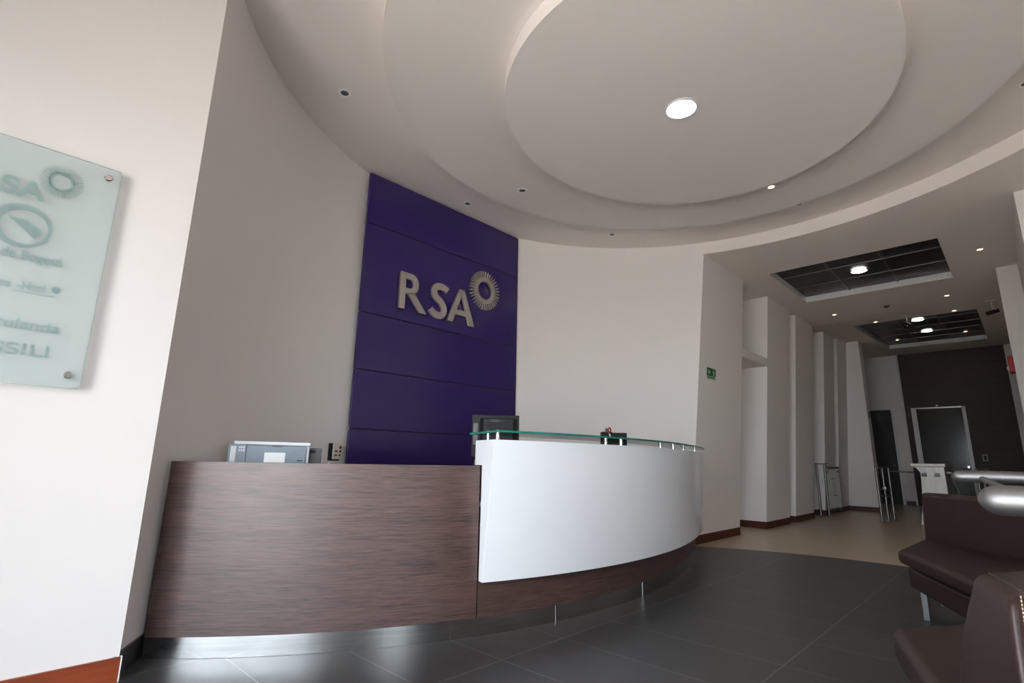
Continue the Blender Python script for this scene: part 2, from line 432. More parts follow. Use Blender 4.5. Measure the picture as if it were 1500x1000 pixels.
# corridor ceiling, flat part with the first recess
R1 = (-2.452, -.435, 8.15, 10.08)
R2 = (-2.25, -.29, 12.58, 16.84)
mb = MB()
def ring_y(x, sgn):
    # point of the round edge at this x (upper or lower branch)
    lo, hi = (rad(0), rad(180))
    best = None
    for i in range(361):
        t = rad(i * .5) * sgn
        q = P_(K_OUT, t)
        if best is None or abs(q[0] - x) < best[0]: best = (abs(q[0] - x), q[1])
    return best[1] if best[0] < .03 else None
xs2 = [-3.7, -3.3] + [-3.05 + .05 * i for i in range(0, 95)] + [1.72, 5.75]
def yu(x):
    if x < -2.9: return 6.92
    v = ring_y(x, 1) if -4.85 < x < 1.69 else None
    if v is None: v = 6.6 if x < CX else CY
    return v
def yl(x):
    if x < -2.9: return .56
    v = ring_y(x, -1) if -4.85 < x < 1.69 else None
    if v is None: v = .7 if x < CX else CY
    return v
mb.grid([[(x, yu(x), ZC) for x in xs2], [(x, R1[2], ZC) for x in xs2]])
def quad(x0, x1, y0, y1): mb.grid([[(x0, y0, zc(y0)), (x1, y0, zc(y0))], [(x0, y1, zc(y1)), (x1, y1, zc(y1))]])
quad(-3.7, R1[0], R1[2], R1[3]); quad(R1[1], 5.75, R1[2], R1[3]); quad(-3.7, 5.75, R1[3], 12)
quad(-3.7, 5.75, 12, R2[2]); quad(-3.7, R2[0], R2[2], R2[3]); quad(R2[1], 5.75, R2[2], R2[3]); quad(-3.7, 5.75, R2[3], 18.5)
struct(mb.build('ceiling_corridor', M['ceil'], normals=False))
mb = MB(); mb.grid([[(x, -1.75, ZC) for x in xs2], [(x, yl(x), ZC) for x in xs2]])
struct(mb.build('ceiling_lobby', M['ceil'], normals=False))
mb = MB(); mb.box(-5.4, 5.8, -1.8, 18.7, 4.55, 4.7); struct(mb.build('ceiling_slab', M['ceil']))
# recess linings and dark metal grids
def recess(idx, R, nx, ny, dz):
    x0, x1, y0, y1 = R; mb = MB()
    def q(p, r): mb.grid([[(*p, zc(p[1])), (*r, zc(r[1]))], [(*p, zc(p[1]) + dz + .02), (*r, zc(r[1]) + dz + .02)]])
    q((x0, y0), (x1, y0)); q((x1, y0), (x1, y1)); q((x1, y1), (x0, y1)); q((x0, y1), (x0, y0))
    struct(mb.build('trim_recess_%d' % idx, M['ringpaint'], normals=False))
    z = lambda y: zc(y) + dz
    mb = MB(); mb.grid([[(x0, y0, z(y0)), (x1, y0, z(y0))], [(x0, y1, z(y1)), (x1, y1, z(y1))]])
    mb.grid([[(x0, y0, z(y0) + .03), (x1, y0, z(y0) + .03)], [(x0, y1, z(y1) + .03), (x1, y1, z(y1) + .03)]])
    g = struct(mb.build('ceiling_grid_%d' % idx, M['gridmetal'], normals=False))
    mb = MB(); w = .014
    for i in range(1, nx):
        x = x0 + (x1 - x0) * i / nx
        mb.hexa([(x - w, y0, z(y0) - .012), (x + w, y0, z(y0) - .012), (x + w, y1, z(y1) - .012), (x - w, y1, z(y1) - .012)],
                [(x - w, y0, z(y0)), (x + w, y0, z(y0)), (x + w, y1, z(y1)), (x - w, y1, z(y1))])
    for i in range(1, ny):
        y = y0 + (y1 - y0) * i / ny
        mb.box(x0, x1, y - w * .6, y + w * .6, z(y) - .016, z(y) - .002)
    b = mb.build('grid_bars', M['gridbar'], g)
recess(1, R1, 3, 3, .10)
recess(2, R2, 3, 5, .10)

# ------------------------------------------------------------------ glazed street front behind the camera
YW = -1.72
WX0, WX1, WZ1 = -2.05, 1.8, 2.7
mb = MB(); mb.box(-3.6, WX0, YW - .15, YW, 0, 4.6); mb.box(WX0, 5.75, YW - .15, YW, WZ1, 4.6); mb.box(WX1, 5.75, YW - .15, YW, 0, WZ1)
struct(mb.build('wall_front', M['wall']))
w = struct(bpy.data.objects.new('window_1', None)); COL.objects.link(w); w.location = (0, YW - .08, 0)
mb = MB(); fr = .03
for x in (WX0 + fr, WX0 + 1.3, WX0 + 2.6, WX1 - fr): mb.box(x - fr, x + fr, YW - .11, YW - .05, .0, WZ1)
mb.box(WX0, WX1, YW - .11, YW - .05, 0, .06); mb.box(WX0, WX1, YW - .11, YW - .05, WZ1 - .06, WZ1)
mb.build('window_frame', M['alu'], w)
mb = MB(); mb.box(WX0, WX1, YW - .085, YW - .075, .06, WZ1 - .06); mb.build('pane', M['winglass'], w)

w = struct(bpy.data.objects.new('window_2', None)); COL.objects.link(w); w.location = (5.67, 0, 0)
mb = MB()
for y in (SY[0] + fr, SY[1] - fr): mb.box(5.64, 5.70, y - fr, y + fr, 0, 2.7)
mb.box(5.64, 5.70, SY[0], SY[1], 0, .06); mb.box(5.64, 5.70, SY[0], SY[1], 2.64, 2.7); mb.build('window_frame', M['alu'], w)
mb = MB(); mb.box(5.665, 5.675, SY[0], SY[1], .06, 2.64); mb.build('pane', M['winglass'], w)

# ------------------------------------------------------------------ doors in the far wall
d = struct(bpy.data.objects.new('door_1', None)); COL.objects.link(d); d.location = (-3.1, 18.4, 0)
mb = MB(); mb.box(-3.55, -2.63, 18.385, 18.418, 0, 2.60); mb.build('door_leaf', M['doorblack'], d)
mb = MB(); mb.box(-2.63, -2.565, 18.365, 18.418, 0, 2.64); mb.box(-3.55, -2.63, 18.365, 18.418, 2.60, 2.64); mb.build('door_frame', M['ringpaint'], d)
mb = MB(); mb.lathe([(.012, 0), (.012, .04), (.034, .05), (.036, .075), (.02, .09)], (-2.71, 18.385, 1.045), (0, -1, 0)); mb.build('door_knob', M['chrome'], d, smooth=True)
d = struct(bpy.data.objects.new('door_2', None)); COL.objects.link(d); d.location = (-1.58, 18.36, 0)
mb = MB(); mb.box(-2.16, -2.045, 18.33, 18.378, 0, 2.62); mb.box(-1.075, -1.0, 18.33, 18.378, 0, 2.62); mb.build('door_frame', M['ringpaint'], d)
mb = MB(); mb.box(-2.045, -1.075, 18.33, 18.378, 2.585, 2.62); mb.build('door_head', M['chrome'], d)
mb = MB(); mb.box(-2.045, -1.075, 18.345, 18.375, 0.02, 2.585); mb.build('pane', M['doorglass'], d)
mb = MB(); mb.cyl((-1.13, 18.345, 1.04), (-1.13, 18.29, 1.04), .014); mb.cyl((-1.13, 18.295, 1.04), (-1.26, 18.295, 1.04), .012); mb.lathe([(.03, 0), (.03, .008)], (-1.13, 18.345, 1.04), (0, -1, 0))
mb.build('door_handle', M['chrome'], d, smooth=True)

# ------------------------------------------------------------------ purple cladding and its logo
XP = -4.638
t = thing('feature_panel', 'tall glossy purple wall panel behind the reception desk, made of wide boards', 'wall panel', (XP - .03, 3.75, 0))
zs = [0.003, 1.267, 1.848, 2.434, 3.398, 3.972]
for a, b in zip(zs, zs[1:]):
    mb = MB(); mb.box(XP - .03, XP, 2.60, 4.905, a + .004, b - .004); mb.build('panel_board', M['purple'], t, bevel=.004)
mb = MB(); mb.box(XP - .034, XP - .018, 2.606, 4.899, .004, 3.968); mb.build('backing', M['blackmatte'], t)
for z in (1.267, 1.848, 2.434, 3.398):
    for y in (2.592, 4.913): MB().box(XP - .03, XP - .012, y - .006, y + .006, z - .014, z + .014).build('clip', M['chrome'], t)

lg = thing('logo_sign', 'raised metal letters RSA and a rayed sun ring on the purple panel', 'sign', (XP + .02, 3.75, 2.76))
def plate(mb, poly, x0=XP + .016, x1=XP + .046):
    mb.hexa([(x0, u, v) for u, v in poly], [(x1, u, v) for u, v in poly])
def ribbon(mb, pts, w, x0=XP + .016, x1=XP + .046):
    L, R = [], []
    for i, p in enumerate(pts):
        a = Vector(pts[max(i - 1, 0)]); b = Vector(pts[min(i + 1, len(pts) - 1)]); d_ = (b - a).normalized(); n_ = Vector((-d_.y, d_.x))
        ww = w[i] if isinstance(w, (list, tuple)) else w
        L.append(Vector(p) + n_ * ww / 2); R.append(Vector(p) - n_ * ww / 2)
    secs = [[(x0, l.x, l.y), (x1, l.x, l.y), (x1, r.x, r.y), (x0, r.x, r.y)] for l, r in zip(L, R)]
    mb.loft(secs)
ZB, ZH = 2.555, .412
def bez(p0, p1, p2, p3, n=10):
    return [tuple((1 - s) ** 3 * a + 3 * (1 - s) ** 2 * s * b + 3 * (1 - s) * s * s * c + s ** 3 * d_ for a, b, c, d_ in zip(p0, p1, p2, p3)) for s in [i / n for i in range(n + 1)]]
# R : one outline with stem, bowl and leg
y0 = 3.028; st = .074
mb = MB()
plate(mb, [(y0, ZB), (y0 + st, ZB), (y0 + st, ZB + ZH), (y0, ZB + ZH)])
bowl = [(y0 + st, ZB + ZH - .034), (y0 + .12, ZB + ZH - .034)] + [(y0 + .135 + .075 * math.sin(a), ZB + ZH - .119 + .085 * math.cos(a)) for a in [rad(x) for x in range(0, 181, 15)]] + [(y0 + .12, ZB + ZH - .204), (y0 + st, ZB + ZH - .204)]
ribbon(mb, bowl, [.068] * 3 + [.072] * (len(bowl) - 6) + [.066] * 3)
plate(mb, [(y0 + .105, ZB + ZH - .232), (y0 + .190, ZB + ZH - .205), (y0 + .365, ZB), (y0 + .268, ZB)])
mb.build('letter', M['logo'], lg, bevel=.002)
# S
y0 = 3.435
S = bez((.245, .345), (.20, .385), (.06, .40), (.052, .305), 9) + bez((.052, .305), (.05, .235), (.145, .215), (.165, .185), 8)[1:] + bez((.165, .185), (.215, .15), (.235, .02), (.11, .032), 9)[1:] + bez((.11, .032), (.07, .034), (.035, .055), (.012, .085), 5)[1:]
mb = MB(); ribbon(mb, [(y0 + a, ZB - .004 + b) for a, b in S], .078); mb.build('letter', M['logo'], lg, bevel=.002)
# A
y0 = 3.70
mb = MB()
plate(mb, [(y0 - .012, ZB), (y0 + .072, ZB), (y0 + .222, ZB + ZH), (y0 + .158, ZB + ZH)])
plate(mb, [(y0 + .322, ZB), (y0 + .408, ZB), (y0 + .236, ZB + ZH), (y0 + .172, ZB + ZH)])
plate(mb, [(y0 + .085, ZB + .095), (y0 + .30, ZB + .095), (y0 + .275, ZB + .158), (y0 + .11, ZB + .158)])
mb.build('letter', M['logo'], lg, bevel=.002)
def sun(mb, cy_, cz_, ro, rm, ri, nr, x0, x1, wr=.011):
    n = 72
    for i in range(n):
        a, b = 2 * PI * i / n, 2 * PI * (i + 1) / n
        # ring is wider low on the left, so the hole sits off centre as in the logo
        pt = lambda r, q: (cy_ + r * math.cos(q), cz_ + r * math.sin(q))
        poly = [pt(ri, a), pt(rm, a), pt(rm, b), pt(ri, b)]
        mb.hexa([(x0, u, v) for u, v in poly], [(x1, u, v) for u, v in poly])
    for i in range(nr):
        a = 2 * PI * i / nr; d_ = Vector((math.cos(a), math.sin(a))); q = Vector((-d_.y, d_.x)); c = Vector((cy_, cz_))
        poly = [c + d_ * (rm - .004) + q * wr * .9, c + d_ * (rm - .004) - q * wr * .9, c + d_ * ro - q * wr * .75, c + d_ * ro + q * wr * .75]
        mb.hexa([(x0, u.x, u.y) for u in poly], [(x1, u.x, u.y) for u in poly])
mb = MB(); sun(mb, 4.268, 3.052, .247, .170, .115, 36, XP + .016, XP + .046, .0085); mb.build('sun_emblem', M['logo'], lg)
for u, v in ((3.06, 2.6), (3.06, 2.9), (3.32, 2.6), (3.5, 2.86), (3.6, 2.62), (3.74, 2.6), (4.05, 2.6), (3.9, 2.9), (4.268, 2.905), (4.268, 3.199)):
    MB().cyl((XP + .0005, u, v), (XP + .0155, u, v), .008, 8).build('standoff_pin', M['chrome'], lg)

# ------------------------------------------------------------------ reception desk
TA, TS, TB = -44.0, -20.2, 41.0
dk = thing('reception_desk', 'long curved reception desk of dark wood with a raised white front', 'desk', (*deskp(-10, -.4), 0))
def arc(a, b, n): return [a + (b - a) * i / n for i in range(n + 1)]
def arcloft(prof, a, b, n=60, pfun=None):
    """prof: closed list of (radial offset, z)"""
    mb = MB(); secs = []
    for th in arc(a, b, n):
        pr = prof if pfun is None else pfun(th)
        secs.append([(*deskp(th, o), z) for o, z in pr])
    mb.loft(secs); return mb
WZ = .962
arcloft([(-.05, .1), (0, .1), (0, WZ), (-.05, WZ)], TA, TS - .06).build('wood_front', M['wenge'], dk, smooth=True, bevel=.0015)
arcloft([(-.05, .1), (-.001, .1), (-.001, .62), (-.05, .62)], TS + .06, TB).build('wood_base', M['wenge'], dk, smooth=True)
arcloft([(-.05, 0.001), (-.006, 0.001), (-.006, .1), (-.05, .1)], TA, TB).build('plinth', M['steel'], dk, smooth=True)
for a in (-27.6, -12.0, 2.4):
    mb = MB(); mb.loft([[(*deskp(th, o), z) for o, z in ((-.01, .002), (-.004, .002), (-.004, .099), (-.01, .099))] for th in (a - .03, a + .03)])
    mb.build('plinth_joint', M['chrome'], dk)
arcloft([(-.004, .102), (.0008, .102), (.0008, .30), (-.004, .30)], TS - .035, TS + .03, 2).build('joint_strip', M['steel'], dk)
def wp(th):
    s = (th - TS) / (TB - TS)
    pb, pt = .055 + .04 * min(1, s * 2), .185 - .05 * min(1, s * 1.6)
    zb = .300 - .012 * s
    return [(.003, zb), (pb, zb), (pt, 1.118), (-.11, 1.118), (-.11, WZ + .003), (.003, WZ + .003)]
arcloft(None, TS + .05, 37.5, 90, wp).build('white_front', M['white'], dk, smooth=True, bevel=.002)
arcloft([(-.9, .715), (-.052, .715), (-.052, .74), (-.9, .74)], TA + 2.2, 37).build('worktop', M['paleplastic'], dk, smooth=True)
arcloft([(-.16, .5), (-.112, .5), (-.112, 1.0), (-.16, 1.0)], TS + .2, 37).build('inner_panel', M['wenge'], dk, smooth=True)
for a in (-36, -8, 8, 30):
    mb = MB(); mb.loft([[(*deskp(a - .25, o), z) for o in (-.86,) for z in (0.001,)] + [(*deskp(a - .25, -.1), .001), (*deskp(a - .25, -.1), .714), (*deskp(a - .25, -.86), .714)],
                            [(*deskp(a + .25, -.86), .001), (*deskp(a + .25, -.1), .001), (*deskp(a + .25, -.1), .714), (*deskp(a + .25, -.86), .714)]])
    mb.build('support_panel', M['wenge'], dk)
# glass shelf on steel standoffs
GZ = 1.158; GT = .013
g0, g1 = -20.2, 35
def go(th): return .245 - .085 * max(0, min(1, (th + 15) / 30))
gl = arcloft(None, g0, g1, 70, lambda th: [(-.20, GZ), (go(th), GZ), (go(th), GZ + GT), (-.20, GZ + GT)]).build('glass_shelf', M['glasstop'], dk, smooth=True)
arcloft(None, g0, g1, 70, lambda th: [(go(th), GZ + .0005), (go(th) + .0025, GZ + .0005), (go(th) + .0025, GZ + GT - .0005), (go(th), GZ + GT - .0005)]).build('glass_edge', M['glassteal'], gl, smooth=True)
for a, s in ((g0, -1), (g1, 1)):
    mb = MB(); mb.loft([[(*deskp(a + s * .005, -.20), GZ + .0005), (*deskp(a + s * .005, go(a)), GZ + .0005), (*deskp(a + s * .005, go(a)), GZ + GT - .0005), (*deskp(a + s * .005, -.20), GZ + GT - .0005)],
             [(*deskp(a + s * .04, -.20), GZ + .0005), (*deskp(a + s * .04, go(a)), GZ + .0005), (*deskp(a + s * .04, go(a)), GZ + GT - .0005), (*deskp(a + s * .04, -.20), GZ + GT - .0005)]])
    mb.build('glass_edge', M['glassteal'], gl)
for a in (-19.4, -4.0, 10.5, 26):
    for o in ((.11, -.03) if a < 5 else (.085, -.03)):
        x, y = deskp(a, o)
        mb = MB(); mb.lathe([(.013, 1.1185), (.013, GZ - .0005)], (x, y, 0)); mb.lathe([(.015, GZ + GT + .0005), (.015, GZ + GT + .006), (.011, GZ + GT + .009)], (x, y, 0))
        mb.build('standoff', M['chrome'], dk, smooth=True)

# ------------------------------------------------------------------ things on the desk
TOPZ = .741
pr = thing('printer', 'grey and white office printer behind the wooden desk front', 'printer', (-3.72, 1.5, TOPZ))
F0 = Vector((-3.470, 1.176, 0)); U = Vector((.27, .963, 0)).normalized(); V = Vector((-U.y, U.x, 0))   # U along the front, V to the back
def pbox(mb, u0, u1, v0, v1, z0, z1):
    b = [F0 + U * u * .82 + V * v * .8 for u, v in ((u0, v0), (u1, v0), (u1, v1), (u0, v1))]
    mb.hexa([(p.x, p.y, z0) for p in b], [(p.x, p.y, z1) for p in b]); return mb
pbox(MB(), 0, .55, .012, .40, TOPZ + .002, 1.062).build('body', M['paleplastic'], pr, bevel=.008)
pbox(MB(), .012, .555, .005, .39, 1.063, 1.085).build('top_cover', M['paleplastic'], pr, bevel=.006)
pbox(MB(), .10, .525, -.008, .011, TOPZ + .05, 1.060).build('front_door', M['greyplastic'], pr, bevel=.012)
pbox(MB(), -.022, .098, -.006, .011, TOPZ + .05, 1.066).build('control_panel', M['greyplastic'], pr, bevel=.004)
mb = MB()
for i in range(3):
    for j in range(2): pbox(mb, .048 + .014 * i, .058 + .014 * i, -.010, -.0065, 1.022 + .018 * j, 1.034 + .018 * j)
mb.build('keys', M['paleplastic'], pr)
pbox(MB(), -.006, .03, -.009, -.0065, .90, 1.052).build('side_flap', M['paleplastic'], pr, bevel=.004)
pbox(MB(), .225, .372, -.0105, -.0085, .86, 1.018).build('paper_label', M['paper'], pr)
pbox(MB(), .46, .50, -.0105, -.0085, .968, .974).build('latch', M['black'], pr)
pbox(MB(), .275, .345, -.011, -.0085, 1.052, 1.0605).build('handle_grip', M['darkgrey'], pr)
pbox(MB(), .552, .66, .09, .40, TOPZ + .03, 1.053).build('side_body', M['darkgrey'], pr, bevel=.006)
pbox(MB(), .565, .61, .086, .0895, 1.02, 1.04).build('vent', M['black'], pr)

# small wall-mounted alarm control on the round wall next to the purple panel
q0, q1 = Vector((*wallp(-157.2, -.003), 0)), Vector((*wallp(-159.6, -.003), 0))
cu_ = (q1 - q0).normalized(); cn_ = Vector((-cu_.y, cu_.x, 0))
if cn_.x < 0: cn_ = -cn_
cb = thing('control_box', 'small cream wall control box with red buttons beside the purple panel', 'control box', (*(q0 + cu_ * .07).xy, .95))
def cbox(mb, u0, u1, d0, d1, z0, z1):
    b = [q0 + cu_ * u + cn_ * d_ for u, d_ in ((u0, d0), (u1, d0), (u1, d1), (u0, d1))]
    mb.hexa([(p.x, p.y, z0) for p in b], [(p.x, p.y, z1) for p in b]); return mb
cbox(MB(), .0, .13, .0005, .03, .965, 1.122).build('back_box', M['black'], cb, bevel=.004)
cbox(MB(), .022, .128, .031, .05, .978, 1.12).build('face_plate', M['cream'], cb, bevel=.004)
cbox(MB(), .0, .11, .0005, .04, .925, .962).build('lower_box', M['cream'], cb, bevel=.004)
def cdisc(u, z, r, m, nm):
    p = q0 + cu_ * u + cn_ * .0505
    mb = MB(); mb.lathe([(r, 0), (r, .004), (r * .7, .008)], (p.x, p.y, z), cn_, 16); mb.build(nm, m, cb, smooth=True)
cdisc(.105, 1.085, .014, M['red'], 'button'); cdisc(.103, 1.05, .010, M['black'], 'button'); cdisc(.100, 1.013, .010, M['red'], 'button')
cbox(MB(), .035, .072, .0505, .052, 1.043, 1.058).build('label_strip', M['red'], cb)
cbox(MB(), .033, .07, .0505, .052, 1.006, 1.021).build('label_strip', M['red'], cb)

# monitor seen from the back
mo = thing('monitor', 'black computer monitor seen from the back at the end of the white counter', 'monitor', (-3.22, 3.17, TOPZ))
ML, MR = Vector((-3.362, 3.022, 0)), Vector((-3.096, 3.322, 0)); mu = (MR - ML).normalized(); mv = Vector((-mu.y, mu.x, 0))   # mv points away from the visitor
if mv.x > 0: mv = -mv
def mbx(mb, u0, u1, v0, v1, z0, z1):
    b = [ML + mu * u + mv * v for u, v in ((u0, v0), (u1, v0), (u1, v1), (u0, v1))]
    mb.hexa([(p.x, p.y, z0) for p in b], [(p.x, p.y, z1) for p in b]); return mb
MW = (MR - ML).length
mbx(MB(), 0, MW, .0, .026, 1.02, 1.372).build('housing', M['black'], mo, bevel=.004)
mb = MB(); b = [ML + mu * u + mv * v for u, v in ((.06, -.0005), (MW - .015, -.0005), (MW - .05, -.035), (.10, -.035))]
mb.hexa([(p.x, p.y, 1.06) for p in b], [(p.x, p.y, 1.345) for p in b]); mb.build('back_shell', M['black'], mo, bevel=.012, seg=3)
mbx(MB(), .012, .05, -.004, -.0005, 1.12, 1.30).build('port_strip', M['darkgrey'], mo)
mbx(MB(), .015, MW - .015, .0265, .028, 1.04, 1.355).build('screen', M['screenoff'], mo)
mbx(MB(), MW / 2 - .03, MW / 2 + .03, -.02, .0, .757, 1.08).build('stand', M['black'], mo, bevel=.004)
mbx(MB(), MW / 2 - .11, MW / 2 + .11, -.09, .10, TOPZ + .001, .757).build('base', M['black'], mo, bevel=.006)
# moulded maker's word on the back
cu = bpy.data.curves.new('word', 'FONT'); cu.body = 'DELL'; cu.size = .034; cu.extrude = .001; cu.offset = .0006
tmp = bpy.data.objects.new('tmp', cu); COL.objects.link(tmp); dg = bpy.context.evaluated_depsgraph_get(); dg.update()
me = bpy.data.meshes.new_from_object(tmp.evaluated_get(dg)); bpy.data.objects.remove(tmp)
off = origin(mo)
for v in me.vertices:
    c = v.co.copy(); p = ML + mu * (.155 + c.x * 1.1) - mv * (.0360 + c.z) ; v.co = Vector((p.x, p.y, 1.312 + c.y)) - off
me.materials.append(M['dkletter']); o = bpy.data.objects.new('lettering', me); COL.objects.link(o); o.parent = mo

# desk organizer with scissors
og = thing('desk_organizer', 'black desk organizer standing behind the white counter', 'organizer', (-2.84, 4.27, TOPZ))
OA, OB = Vector((-2.884, 4.251, 0)), Vector((-2.70, 4.435, 0)); ou = (OB - OA).normalized(); ov = Vector((-ou.y, ou.x, 0))
if ov.x > 0: ov = -ov
def obx(mb, u0, u1, v0, v1, z0, z1):
    b = [OA + ou * u + ov * v for u, v in ((u0, v0), (u1, v0), (u1, v1), (u0, v1))]
    mb.hexa([(p.x, p.y, z0) for p in b], [(p.x, p.y, z1) for p in b]); return mb
obx(MB(), 0, .10, 0, .10, TOPZ + .001, 1.279).build('pen_cup', M['black'], og, bevel=.004)
obx(MB(), .103, .235, .0, .03, TOPZ + .001, 1.272).build('file_holder', M['black'], og, bevel=.003)
obx(MB(), .103, .235, .05, .10, TOPZ + .001, 1.10).build('tray', M['black'], og, bevel=.003)
sx = thing('scissors', 'red and black handled scissors standing in the black organizer', 'scissors', tuple(OA + ou * .07 - ov * .012 + Vector((0, 0, 1.2))))
pA = OA + ou * .105 - ov * .008; pB = OA + ou * .045 - ov * .008
def v3(p, z): return (p.x, p.y, z)
mb = MB(); mb.tube([v3(pA, 1.2), v3(pA - ou * .055, 1.285)], .004, 8); mb.tube([v3(pA - ou * .02, 1.2), v3(pA - ou * .045, 1.262)], .004, 8); mb.build('blade', M['chrome'], sx, smooth=True)
def loop(c, z, r, n=14): return [v3(c + ou * r * .6 * math.cos(2 * PI * i / n), z + r * math.sin(2 * PI * i / n)) for i in range(n + 1)]
mb = MB(); mb.tube(loop(pA - ou * .037, 1.295, .02), .007, 8); mb.build('handle', M['red'], sx, smooth=True)
mb = MB(); mb.tube(loop(pA - ou * .066, 1.296, .013), .005, 8); mb.build('handle', M['black'], sx, smooth=True)

# ------------------------------------------------------------------ glass name board on the left wall
XS = -3.093
gs = thing('glass_sign', 'pale green frosted glass name board on steel standoffs on the left wall', 'sign', (XS + .03, -.15, 1.28))
SY0, SY1, SZ0, SZ1 = -.68, .357, 1.278, 2.354
def rrect(a, b, c, d_, r):
    out = []
    for cx_, cy_, s in ((b - r, d_ - r, 0), (a + r, d_ - r, 90), (a + r, c + r, 180), (b - r, c + r, 270)):
        for i in range(5): q = rad(s + 22.5 * i); out.append((cx_ + r * math.cos(q), cy_ + r * math.sin(q)))
    return out
GX0, GX1 = XS + .034, XS + .042
mb = MB(); pl = rrect(SY0, SY1, SZ0, SZ1, .012); mb.hexa([(GX0, u, v) for u, v in pl], [(GX1, u, v) for u, v in pl])
mb.build('glass_plate', M['signglass'], gs)
mb = MB()
pl2 = rrect(SY0 - .0015, SY1 + .0015, SZ0 - .0015, SZ1 + .0015, .013)
n_ = len(pl)
for i in range(n_):
    a, b = pl[i], pl[(i + 1) % n_]; c, d_ = pl2[i], pl2[(i + 1) % n_]
    mb.hexa([(GX0 + .001, *a), (GX0 + .001, *b), (GX0 + .001, *d_), (GX0 + .001, *c)], [(GX1 - .001, *a), (GX1 - .001, *b), (GX1 - .001, *d_), (GX1 - .001, *c)])
M['signedge'] = mat('sign_glass_edge', (.30, .42, .39), .2, var=.05)
mb.build('glass_edge', M['signedge'], gs)
for y in (.308, SY0 + .05):
    for z in (2.302, 1.333):
        mb = MB(); mb.lathe([(.009, .0005), (.009, .033)], (XS, y, z), (1, 0, 0)); mb.lathe([(.016, .0425), (.016, .052), (.013, .055)], (XS, y, z), (1, 0, 0))
        mb.build('standoff', M['steel'], gs, smooth=True)
LX = GX1 + .0004
def txt(s, y0, y1, z, nm='lettering', bold=0., h=None): return text_mesh(s, y0, y1, z, LX, .0012, nm, M['signletter'], gs, bold, height=h)
txt('RSA', -.115, .104, 2.100, bold=.03, h=.078)
mb = MB(); sun(mb, .147, 2.215, .078, .046, .033, 40, LX, LX + .0015, .0022); mb.build('sun_emblem', M['signletter'], gs)
# swoosh globe, a plain ring of two crescents
mb = MB()
def cres(c0, r0, c1, r1, a0, a1, n=24):
    for i in range(n):
        p, q = rad(a0 + (a1 - a0) * i / n), rad(a0 + (a1 - a0) * (i + 1) / n)
        A = [(c0[0] + r0 * math.cos(p), c0[1] + r0 * math.sin(p)), (c0[0] + r0 * math.cos(q), c0[1] + r0 * math.sin(q)),
             (c1[0] + r1 * math.cos(q), c1[1] + r1 * math.sin(q)), (c1[0] + r1 * math.cos(p), c1[1] + r1 * math.sin(p))]
        mb.hexa([(LX, u, v) for u, v in A], [(LX + .0012, u, v) for u, v in A])
gc = (.052, 1.965)
cres(gc, .100, (.060, 1.962), .078, 40, 400, 60)
mb.build('ring_emblem', M['signletter'], gs)
mb = MB(); A = [(.005, 1.990), (.06, 1.996), (.118, 1.962), (.120, 1.940), (.100, 1.915), (.055, 1.955)]
mb.hexa([(LX + .0014, u, v) for u, v in A], [(LX + .0024, u, v) for u, v in A])
mb.build('ring_emblem', M['signletter'], gs)
txt('de Bogotá', .006, .210, 1.816, bold=.025, h=.042)
txt('-Heel', .080, .170, 1.685, bold=.028, h=.036)
txt('ca', .02, .060, 1.685, bold=.018, h=.036)
mb = MB(); mb.lathe([(.016, 0), (.016, .0012)], (LX, .207, 1.708), (1, 0, 0), 20); mb.build('dot_emblem', M['signletter'], gs)
mb = MB(); mb.box(LX, LX + .001, .075, .208, 1.672, 1.676); mb.build('underline', M['signletter'], gs)
txt('arulanda', .005, .249, 1.512, bold=.016, h=.045)
txt('ISSILI', .020, .228, 1.400, bold=.012, h=.050)

# ------------------------------------------------------------------ exit signs
def exit_sign(label, px, vert=True):
    """px(u,v,d): board coordinates to world"""
    o0 = px(0, 0, 0)
    s = thing('exit_sign', label, 'sign', o0)
    def pb(u0, u1, v0, v1, d0, d1, nm, m):
        mb = MB(); mb.hexa([px(u0, v0, d0), px(u1, v0, d0), px(u1, v1, d0), px(u0, v1, d0)], [px(u0, v0, d1), px(u1, v0, d1), px(u1, v1, d1), px(u0, v1, d1)])
        return mb.build(nm, m, s)
    pb(-.15, .15, -.085, .075, .0005, .004, 'board', M['signcream'])
    pb(-.142, .142, -.04, .068, .0042, .005, 'green_field', M['signgreen'])
    mb = MB()                                                            # arrow pointing left
    def poly(P): mb.hexa([px(u, v, .0052) for u, v in P], [px(u, v, .0058) for u, v in P])
    poly([(-.115, .012), (-.075, .05), (-.075, -.024)]); poly([(-.076, .028), (-.035, .028), (-.035, -.004), (-.076, -.004)])
    mb.build('arrow', M['signcream'], s)
    mb = MB()                                                            # walking figure
    poly([(.06 + .012 * math.cos(a), .05 + .012 * math.sin(a)) for a in [2 * PI * i / 10 for i in range(10)]])
    poly([(.055, .034), (.092, .034), (.088, .0), (.064, .0)]); poly([(.064, .0), (.08, .0), (.062, -.034), (.044, -.034)])
    poly([(.076, .0), (.09, .0), (.104, -.034), (.088, -.034)]); poly([(.03, .02), (.056, .034), (.06, .024), (.036, .008)]); poly([(.09, .034), (.11, .012), (.104, .006), (.084, .024)])
    mb.build('figure', M['signcream'], s)
    pb(-.12, .12, -.068, -.052, .0042, .005, 'text_strip', M['signgreen'])
    return s
exit_sign('green exit sign with arrow on the first pillar next to the reception desk',
          lambda u, v, d: (lean(2.215 + v) + d, 7.07 + u, 2.215 + v))
exit_sign('small green exit sign beside the black door at the end of the corridor',
          lambda u, v, d: (-2.58 + d, 15.0 + u * .95, 2.205 + v))

